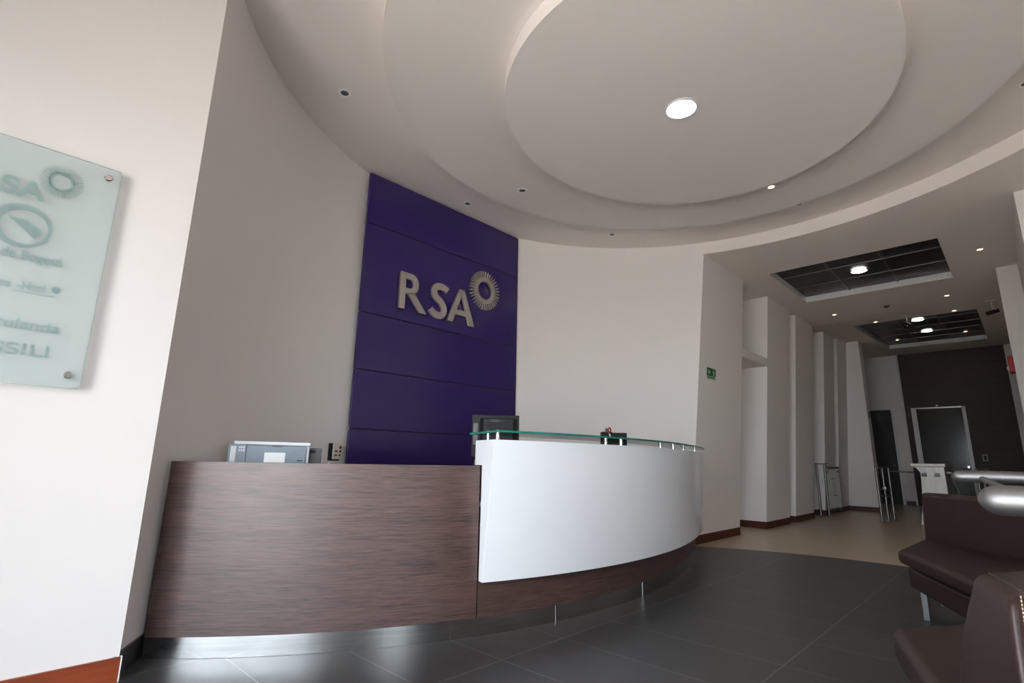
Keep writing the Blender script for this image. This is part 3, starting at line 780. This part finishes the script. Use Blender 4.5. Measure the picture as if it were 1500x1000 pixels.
# ------------------------------------------------------------------ downlights
def spot(name, label, loc, lit, r=.05, group=None):
    s = thing(name, label, 'downlight', loc, group)
    x, y, z = loc
    mb = MB(); mb.lathe([(r * .58, -.001), (r * .60, -.004), (r * .9, -.006), (r, -.003), (r, -.0005), (r * .58, -.0005)], (x, y, z), (0, 0, 1), 28, cap=False); mb.build('trim_ring', M['spotring'], s, smooth=True)
    mb = MB(); mb.lathe([(r * .62, -.003), (r * .5, -.0022), (.001, -.0015)], (x, y, z), (0, 0, 1), 20)
    mb.build('lamp', M['spotlit'] if lit else M['spotoff'], s, smooth=True)
    if not lit:
        mb = MB(); mb.lathe([(r * .24, -.0065), (r * .24, -.0032), (.001, -.0032)], (x, y, z), (0, 0, 1), 14); mb.build('bulb', M['gridbar'], s, smooth=True)
    return s
G1, G2 = 'unlit downlights around the rotunda ceiling', 'small lit downlights in the corridor ceiling'
s0 = spot('downlight', 'unlit white downlight in the ceiling nearest to the left wall', (-3.743, 1.79, ZT), False, .055, G1)
dup(s0, (-4.444, 3.798, ZT), 'unlit white downlight directly above the purple panel')
dup(s0, (-3.64, 5.69, ZT), 'unlit white downlight at the ceiling edge above the white wall right of the purple panel')
dup(s0, (-1.528, 6.402, ZT), 'unlit downlight in the outer ceiling ring near the corridor opening, behind the lit spot')
dup(s0, (.41, 5.42, ZT), 'unlit downlight at the far right edge of the outer ceiling ring')
dup(s0, (-3.54, 3.79, 3.84), 'unlit white downlight on the middle ceiling tier, right of the purple panel top')
spot('downlight', 'single lit warm downlight on the middle ceiling tier', (-1.545, 5.47, 3.84), True, .05)
s1 = spot('downlight', 'lit downlight in the corridor ceiling nearest to the right wall', (-.071, 8.95, ZC), True, .05, G2)
for p, lb in (((-.599, 11.12), 'lit downlight between the two dark ceiling grids, on their right side'), ((-2.29, 11.26), 'lit downlight between the two dark ceiling grids, on their left side'),
              ((-1.83, 12.45), 'lit downlight at the front left of the second dark ceiling grid'), ((-.60, 12.4), 'lit downlight at the front right of the second dark ceiling grid')):
    dup(s1, (*p, zc(p[1]) - .001), lb)
# two more hang under the far half of the second grid
dup(s1, (-1.942, 15.92, zc(15.92) + .085), 'lit downlight at the back left of the second dark ceiling grid')
dup(s1, (-.629, 15.84, zc(15.84) + .085), 'lit downlight at the back right of the second dark ceiling grid')

def panel_light(label, loc, r, group=None):
    s = thing('round_ceiling_light', label, 'ceiling light', loc, group); x, y, z = loc
    mb = MB(); mb.lathe([(r * .86, -.002), (r * .87, -.009), (r * .96, -.010), (r, -.004), (r, -.0005), (r * .86, -.0005)], (x, y, z), (0, 0, 1), 40, cap=False); mb.build('trim_ring', M['ringpaint'], s, smooth=True)
    mb = MB(); mb.lathe([(r * .855, -.006), (r * .855, -.0012)], (x, y, z), (0, 0, 1), 40); mb.build('diffuser', M['lamp'], s, smooth=False)
    return s
panel_light('big round lit ceiling light on the lowest ceiling tier', (-1.58, 3.50, 3.71), .128)
p0 = panel_light('round lit ceiling light in the first dark ceiling grid', (-1.46, 9.12, ZC + .086), .115, 'round lights in the dark ceiling grids')
dup(p0, (-1.24, 13.35, zc(13.35) + .083), 'nearer of the two round lights in the second dark ceiling grid')
dup(p0, (-1.258, 15.0, zc(15.) + .083), 'farther of the two round lights in the second dark ceiling grid')

# ------------------------------------------------------------------ ceiling cameras, detector
def camera_thing(label, loc, dirv):
    s = thing('security_camera', label, 'camera', loc, 'security cameras on the corridor ceiling'); x, y, z = loc
    mb = MB(); mb.box(x - .09, x + .06, y - .03, y + .03, z - .014, z - .001); mb.build('ceiling_plate', M['ringpaint'], s, bevel=.003)
    mb = MB(); mb.cyl((x, y, z - .012), (x, y, z - .13), .014, 10); mb.cyl((x, y, z - .125), (x + .05, y, z - .17), .012, 10); mb.build('bracket', M['ringpaint'], s, smooth=True)
    c = Vector((x, y, z - .20)); d_ = Vector(dirv).normalized(); u = d_.cross(Vector((0, 0, 1))).normalized(); w_ = u.cross(d_)
    mb = MB(); mb.obox(c, d_ * .085, u * .032, w_ * .034); mb.build('body', M['black'], s, bevel=.008)
    mb = MB(); mb.lathe([(.034, .086), (.036, .10), (.028, .104), (.001, .098)], c, d_, 18); mb.build('lens', M['screenoff'], s, smooth=True)
    return s
camera_thing('security camera hanging in front of the second dark ceiling grid', (-1.30, 12.25, zc(12.25)), (-.25, -.9, -.35))
camera_thing('security camera hanging near the right wall of the corridor', (-.075, 11.95, ZC), (-.75, -.6, -.3))
mb = MB(); x, y, z = -1.45, 11.2, ZC
sd = thing('smoke_detector', 'small dark round detector on the ceiling between the dark grids', 'detector', (x, y, z))
mb.lathe([(.05, -.001), (.05, -.012), (.038, -.025), (.0, -.027)], (x, y, z), (0, 0, 1), 24); mb.build('housing', M['darkgrey'], sd, smooth=True)
mb = MB(); mb.lathe([(.02, -.0275), (.016, -.036), (.001, -.037)], (x, y, z), (0, 0, 1), 16); mb.build('sensor', M['black'], sd, smooth=True)

# ------------------------------------------------------------------ far wall small fittings
so = thing('wall_socket', 'small framed wall socket on the dark wood wall right of the glass door', 'socket', (-.775, 18.378, 1.28))
mb = MB(); mb.box(-.83, -.72, 18.366, 18.3795, 1.20, 1.36); mb.build('cover_plate', M['alu'], so, bevel=.004)
mb = MB(); mb.box(-.805, -.745, 18.364, 18.3658, 1.225, 1.335); mb.build('insert', M['black'], so)
ds = thing('door_sensor', 'tiny white sensor dot above the glass door', 'sensor', (-1.58, 18.378, 2.66))
mb = MB(); mb.lathe([(.026, 0), (.026, .012), (.016, .02)], (-1.58, 18.379, 2.665), (0, -1, 0), 18); mb.build('cap', M['paper'], ds, smooth=True)
fa = thing('fire_alarm_switch', 'red fire alarm box on the right pillar of the corridor', 'alarm', (.049, 10.2, 2.44))
mb = MB(); mb.box(-.005, .0492, 10.06, 10.30, 2.33, 2.56); mb.build('box', M['red'], fa, bevel=.006)
mb = MB(); mb.lathe([(.03, 0), (.03, .02), (.012, .028)], (-.0055, 10.18, 2.40), (-1, 0, 0), 18); mb.build('push_button', M['paper'], fa, smooth=True)

# ------------------------------------------------------------------ turnstiles
tc_ = thing('turnstile_cabinet', 'brushed steel turnstile cabinet in the corridor behind the brown sofa', 'turnstile', (-1.33, 12.8, 0))
mb = MB()
fr_ = [(-1.55, 12.36, .0), (-1.13, 12.36, .0), (-1.11, 12.36, .62), (-1.09, 12.36, 1.02), (-1.55, 12.36, 1.02), (-1.42, 12.36, .93), (-1.40, 12.36, .62)]
# body: left flank curves in under the lid, then runs straight to the floor
prof = [(-1.55, 1.02), (-1.50, .985), (-1.46, .92), (-1.455, .80), (-1.49, .35), (-1.55, .0), (-1.10, .0), (-1.10, 1.02)]
mb.hexa([(x, 12.36, z + .001) for x, z in prof], [(x, 13.5, z + .001) for x, z in prof]); mb.build('body', M['cabinetsteel'], tc_, bevel=.004)
mb = MB(); mb.box(-1.585, -1.075, 12.33, 13.55, 1.0225, 1.08); mb.build('lid', M['cabinetsteel'], tc_, bevel=.006)
for a, b in ((-1.44, -1.36), (-1.255, -1.175)):
    mb = MB(); mb.box(a, b, 12.352, 12.3595, .845, .915); mb.build('reader_window', M['screenoff'], tc_)
mb = MB(); mb.lathe([(.06, 0), (.06, .05), (.04, .08)], (-1.099, 12.75, .92), (1, 0, 0), 18); mb.tube([(-1.06, 12.75, .90), (-.98, 12.70, .62), (-.97, 12.68, .50)], .019, 10); mb.build('arm', M['steeltube'], tc_, smooth=True)

def rack(label, x, y, mir=1, arm=None):
    s = thing('barrier_post', label, 'barrier', (x, y, 0), 'steel barrier posts beside the turnstile')
    P3 = [(x, y), (x + .065 * mir, y + .22), (x + .13 * mir, y + .44)]
    for a, b in P3:
        mb = MB(); mb.cyl((a, b, .012), (a, b, .985), .022, 14); mb.build('post', M['steeltube'], s, smooth=True)
        mb = MB(); mb.lathe([(.055, .001), (.05, .012), (.026, .03)], (a, b, 0), (0, 0, 1), 18); mb.build('foot', M['chrome'], s, smooth=True)
    mb = MB(); mb.tube([(P3[0][0], P3[0][1] - .02, .99), (P3[2][0], P3[2][1] + .02, .99)], .02, 10); mb.build('top_bar', M['steeltube'], s, smooth=True)
    a, b = P3[0], P3[2]
    mb = MB(); mb.tube([(a[0], a[1], .46), (b[0], b[1], .46)], .016, 8); mb.tube([(a[0], a[1], .58), (b[0], b[1], .58)], .012, 8); mb.build('cross_bar', M['steeltube'], s, smooth=True)
    mb = MB(); mb.obox((P3[1][0], P3[1][1], .60), (.03, 0, 0), (0, .05, 0), (0, 0, .03)); mb.build('hub', M['chrome'], s, bevel=.006)
    if arm:
        mb = MB(); mb.tube(arm, .016, 10); mb.build('arm', M['steeltube'], s, smooth=True)
    return s
rack('steel barrier posts left of the turnstile cabinet in the corridor', -2.125, 12.3, 1, [(-1.99, 12.74, .925), (-1.60, 12.74, .915)])
rack('steel barrier posts right of the turnstile cabinet, half hidden by the handrail', -.66, 12.3, 1, [(-.53, 12.74, .86), (.0, 12.74, .85)])

bs = thing('barrier_gate', 'steel framed panel gate standing against the left corridor wall', 'barrier', (-3.1, 12.6, 0))
for a, b in ((-3.215, 12.58), (-3.075, 12.62)):
    mb = MB(); mb.cyl((a, b, .01), (a, b, 1.06), .02, 14); mb.build('post', M['steeltube'], bs, smooth=True)
    mb = MB(); mb.lathe([(.045, .001), (.04, .01), (.024, .022)], (a, b, 0), (0, 0, 1), 18); mb.build('foot', M['chrome'], bs, smooth=True)
mb = MB(); mb.tube([(-3.215, 12.58, 1.045), (-3.0, 12.63, 1.05)], .01, 8); mb.tube([(-3.26, 12.57, .20), (-3.215, 12.58, .20)], .012, 8); mb.tube([(-3.26, 12.57, .13), (-3.215, 12.58, .13)], .012, 8); mb.build('cross_bar', M['steeltube'], bs, smooth=True)
pa, pb_ = Vector((-3.06, 12.63, 0)), Vector((-2.905, 12.98, 0)); pu = (pb_ - pa); pn = Vector((pu.y, -pu.x, 0)).normalized()
mb = MB(); q = lambda s, d_, z: (pa + pu * s + pn * d_ + Vector((0, 0, z)))
mb.hexa([q(.02, -.006, .17), q(.98, -.006, .17), q(.98, .006, .17), q(.02, .006, .17)], [q(.02, -.006, .93), q(.98, -.006, .93), q(.98, .006, .93), q(.02, .006, .93)]); mb.build('panel', M['barrierpanel'], bs)
mb = MB(); mb.tube([q(0, 0, .97), q(1, 0, .97)], .02, 8); mb.tube([q(0, 0, .14), q(1.02, 0, .14)], .022, 8); mb.tube([q(1, 0, .14), q(1, 0, .97)], .010, 8); mb.build('frame', M['steeltube'], bs, smooth=True)
mb = MB()
def mk(s0, s1, z0, z1): mb.hexa([q(s0, .0065, z0), q(s1, .0065, z0), q(s1, .008, z0), q(s0, .008, z0)], [q(s0, .0065, z1), q(s1, .0065, z1), q(s1, .008, z1), q(s0, .008, z1)])
mk(.36, .66, .74, .755); mk(.36, .40, .715, .755); mk(.36, .66, .405, .42); mk(.62, .66, .405, .45)
for i in range(6): mk(.47 + .05 * (i % 2), .53 + .05 * (i % 2), .47 + .04 * i, .49 + .04 * i)
mb.build('printed_mark', M['darkgrey'], bs)
mb = MB()
for s_, z in ((.1, .89), (.9, .89)): mb.lathe([(.018, .0065), (.018, .014)], q(s_, 0, z), pn, 12)
mb.build('fixing', M['chrome'], bs)

# ------------------------------------------------------------------ sofas
def cushion(mb, poly, z0, z1):
    mb.prism(poly, z0, z1); return mb
def inset(poly, d):
    c = sum((Vector(p) for p in poly), Vector((0, 0))) / len(poly)
    return [tuple(Vector(p) + (c - Vector(p)).normalized() * d) for p in poly]
# far sofa
s2 = thing('sofa', 'dark brown leather sofa in front of the turnstiles, on chrome legs', 'sofa', (-.2, 4.4, 0))
SA, SB, SCc, SD = (-.690, 5.46), (-.728, 4.60), (-.19, 3.45), (.62, 3.86)
cushion(MB(), [SA, SB, SCc, SD], .362, .452).build('seat', M['leather'], s2, bevel=.03, seg=4)
cushion(MB(), [(-.655, 5.42), (-.692, 4.66), (-.17, 3.52), (.60, 3.92)], .202, .345).build('base', M['leather'], s2, bevel=.03, seg=4)
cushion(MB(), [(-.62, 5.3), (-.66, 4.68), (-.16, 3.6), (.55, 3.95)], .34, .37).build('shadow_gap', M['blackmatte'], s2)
bk = [(-.690, 5.475), (.62, 3.875), (.74, 3.97), (-.58, 5.60)]
mb = MB(); top = [(-.672, 5.475), (.64, 3.885), (.73, 3.96), (-.58, 5.585)]
mb.hexa([(x, y, .35) for x, y in bk], [(x, y, .806) for x, y in top]); mb.build('backrest', M['leather'], s2, bevel=.035, seg=4)
for x, y in ((-.635, 4.735), (-.20, 3.72), (.45, 3.95), (-.60, 5.3)):
    mb = MB(); mb.box(x - .018, x + .018, y - .018, y + .018, .001, .2035); mb.build('leg', M['dullsteel'], s2, bevel=.003)
mb = MB()
def stitch(mb, pts, n, r=.0016, dz=0):
    """short dashes of thread along a polyline"""
    pts = [Vector(p) for p in pts]; seg = [(b - a).length for a, b in zip(pts, pts[1:])]; L = sum(seg)
    def at(s):
        for a, b, l in zip(pts, pts[1:], seg):
            if s <= l + 1e-9: return a + (b - a) * (s / l)
            s -= l
        return pts[-1]
    for i in range(n): mb.cyl(at(L * i / n), at(L * (i + .68) / n), r, 6)
    return mb
mb = MB(); mb.tube([(-.715, 4.615, .4535), (-.18, 3.47, .4535)], .0012, 6); mb.build('seam', M['seamdark'], s2)

# near sofa (lower right)
s1_ = thing('armchair', 'near dark brown leather seat with pale double stitching on its backrest', 'armchair', (-.1, 2.2, 0))
P1, P2, P3_, P4 = (-.432, 2.41), (-.135, 1.43), (.36, 1.95), (-.02, 3.05)
mb = MB()
mb.hexa([(*p, .33) for p in (P1, P2, P3_, P4)], [(*p, .452) for p in (P1, P2, P3_, P4)]); mb.build('seat', M['leather'], s1_, bevel=.035, seg=4)
cushion(MB(), inset([P1, P2, P3_, P4], .05), .18, .322).build('base', M['leather'], s1_, bevel=.03, seg=4)
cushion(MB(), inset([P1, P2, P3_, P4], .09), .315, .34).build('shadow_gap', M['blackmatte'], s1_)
for p in inset([P1, P2, P3_, P4], .13):
    mb = MB(); mb.box(p[0] - .025, p[0] + .025, p[1] - .025, p[1] + .025, .001, .1815); mb.build('leg', M['dullsteel'], s1_, bevel=.003)
KT = Vector((-.057, 1.335, .783)); LT = Vector((-.117, 1.56, .783)); RT = Vector((.36, 2.10, .795)); QT = Vector((.26, 2.26, .795))
KB = Vector((-.096, 1.60, .453)); LB = Vector((-.205, 1.87, .453)); RB = Vector((.34, 2.10, .453)); QB = Vector((.22, 2.36, .453))
mb = MB(); secs = []
KB = Vector((-.050, 1.29, .453)); LB = Vector((-.196, 1.73, .453))
for i in range(9):
    s = i / 8; bul = .03 * math.sin(PI * s)
    row = [KB.lerp(KT, s), RB.lerp(RT, s), QB.lerp(QT, s), LB.lerp(LT, s)]
    cc = sum(row, Vector()) / 4
    row = [p + (p - cc).normalized() * bul * .5 for p in row]
    secs.append(row)
mb.loft(secs); mb.build('backrest', M['leather'], s1_, bevel=.022, seg=4)
Kc = [r[0] for r in secs]; Rc = [r[1] for r in secs]; Lc = [r[3] for r in secs]
def off_edge(A, B, d_): return [a + (b - a).normalized() * d_ for a, b in zip(A, B)]
nR = (Rc[4] - Kc[4]).cross(Vector((0, 0, 1))).normalized()
if nR.dot(Vector((0, 0, 0)) - Kc[4]) < 0: nR = -nR
for k_, dd in ((0, .030), (1, .040)):
    pts = [p + nR * .0006 for p in off_edge(Kc, Rc, dd)]
    stitch(MB(), pts, 52, .0012).build('stitching', M['thread'], s1_)
kr = [Kc[-1] + (Rc[-1] - Kc[-1]).normalized() * s_ + Vector((0, 0, -.032)) + nR * .0006 for s_ in (.03, .5)]
stitch(MB(), kr, 60, .0012).build('stitching', M['thread'], s1_)
cT = (secs[-1][0] + secs[-1][1] + secs[-1][2] + secs[-1][3]) / 4
kl = [p + Vector((0, 0, .0006)) for p in (KT.lerp(RT, .05) + (LT - KT) * .12, LT.lerp(QT, .05) - (LT - KT) * .1)]
mb = MB(); mb.tube(kl, .0012, 6); mb.build('seam', M['seamdark'], s1_)

# ------------------------------------------------------------------ handrail at the right edge
hr = thing('handrail', 'brushed steel double handrail crossing in front of the sofas', 'handrail', (1.2, 2.6, 0))
def capsule(mb, a, b, r, n=20):
    a, b = Vector(a), Vector(b); L = (b - a).length
    prof = [(r * math.sin(rad(q)), r * 1.25 * (1 - math.cos(rad(q)))) for q in (8, 25, 45, 65, 90)] + [(r, L)]
    return mb.lathe(prof, a, b - a, n)
mb = MB(); capsule(mb, (-.262, 3.178, .966), (1.3, 3.25, .966), .026); mb.build('rail', M['rail'], hr, smooth=True)
mb = MB(); capsule(mb, (-.103, 1.774, .927), (1.3, 1.90, .927), .036); mb.build('rail', M['rail'], hr, smooth=True)
mb = MB(); mb.tube([(-.158, 3.186, .958), (-.02, 2.2, .92), (.02, 1.80, .915)], .012, 10); mb.build('strut', M['rail'], hr, smooth=True)
for y, z in ((3.25, .945), (1.90, .90)):
    mb = MB(); mb.cyl((1.2, y, .003), (1.2, y, z), .025); mb.lathe([(.06, .001), (.055, .012), (.028, .02)], (1.2, y, 0), (0, 0, 1), 20); mb.build('post', M['steeltube'], hr, smooth=True)

# ------------------------------------------------------------------ camera
cam = bpy.data.cameras.new('camera'); co = bpy.data.objects.new('camera', cam); COL.objects.link(co)
Rm = Matrix(((.72303, .13860, .67676), (.69057, -.17096, -.70277), (.01830, .97548, -.21922)))
f_px = 771.1226
Yv = Vector((1508 - 750, -(688 - 500), -f_px)).normalized(); Zv = Vector((815 - 750, -(-2925 - 500), -f_px)).normalized()
Xv = Yv.cross(Zv).normalized(); Zv = Xv.cross(Yv)
co.matrix_world = Matrix((Xv, Yv, Zv)).to_4x4()
co.location = (0, 0, 1)
cam.sensor_fit = 'HORIZONTAL'; cam.sensor_width = 36; cam.lens = f_px / 1500 * 36; cam.clip_start = .02; cam.clip_end = 200
SC.camera = co

# ------------------------------------------------------------------ daylight
wd = bpy.data.worlds.new('sky'); SC.world = wd; wd.use_nodes = True
nt = wd.node_tree; nt.nodes.clear()
out = nt.nodes.new('ShaderNodeOutputWorld'); bg = nt.nodes.new('ShaderNodeBackground')
bg.inputs[0].default_value = (.88, .945, 1.04, 1); bg.inputs[1].default_value = 15.0
nt.links.new(bg.outputs[0], out.inputs[0])
la = bpy.data.lights.new('window_portal', 'AREA'); la.shape = 'RECTANGLE'; la.size = WX1 - WX0; la.size_y = WZ1
la.cycles.is_portal = True
lo = bpy.data.objects.new('window_portal', la); COL.objects.link(lo); lo.location = ((WX0 + WX1) / 2, YW - .2, WZ1 / 2)
lo.rotation_euler = (rad(90), 0, 0)
l2 = la.copy(); l2.size = SY[1] - SY[0]; l2.size_y = 2.7
lo2 = bpy.data.objects.new('window_portal', l2); COL.objects.link(lo2); lo2.location = (5.78, (SY[0] + SY[1]) / 2, 1.35)
lo2.rotation_euler = (rad(90), 0, rad(90))

# high sun along the street, added to brighten the ceilings by bounce: it lights the pavement outside and never shines straight in
sl = bpy.data.lights.new('sun', 'SUN'); sl.energy = 44; sl.angle = rad(.6); sl.color = (1, .93, .84)
so_ = bpy.data.objects.new('sun', sl); COL.objects.link(so_); so_.location = (-10, -8, 14)
so_.rotation_euler = Vector((math.cos(rad(56)), -.04, -math.sin(rad(56)))).to_track_quat('-Z', 'Y').to_euler()

# ------------------------------------------------------------------ view
SC.view_settings.view_transform = 'Standard'; SC.view_settings.look = 'None'; SC.view_settings.gamma = 1
SC.view_settings.use_curve_mapping = False
SC.view_settings.exposure = 0.0
SC.cycles.use_denoising = True
SC.cycles.use_adaptive_sampling = False
try:
    SC.cycles.denoising_prefilter = 'ACCURATE'; SC.cycles.denoising_input_passes = 'RGB_ALBEDO_NORMAL'
except Exception:
    pass
SC.cycles.max_bounces = 10; SC.cycles.diffuse_bounces = 6; SC.cycles.glossy_bounces = 5; SC.cycles.transparent_max_bounces = 12
SC.cycles.sample_clamp_indirect = 6.0
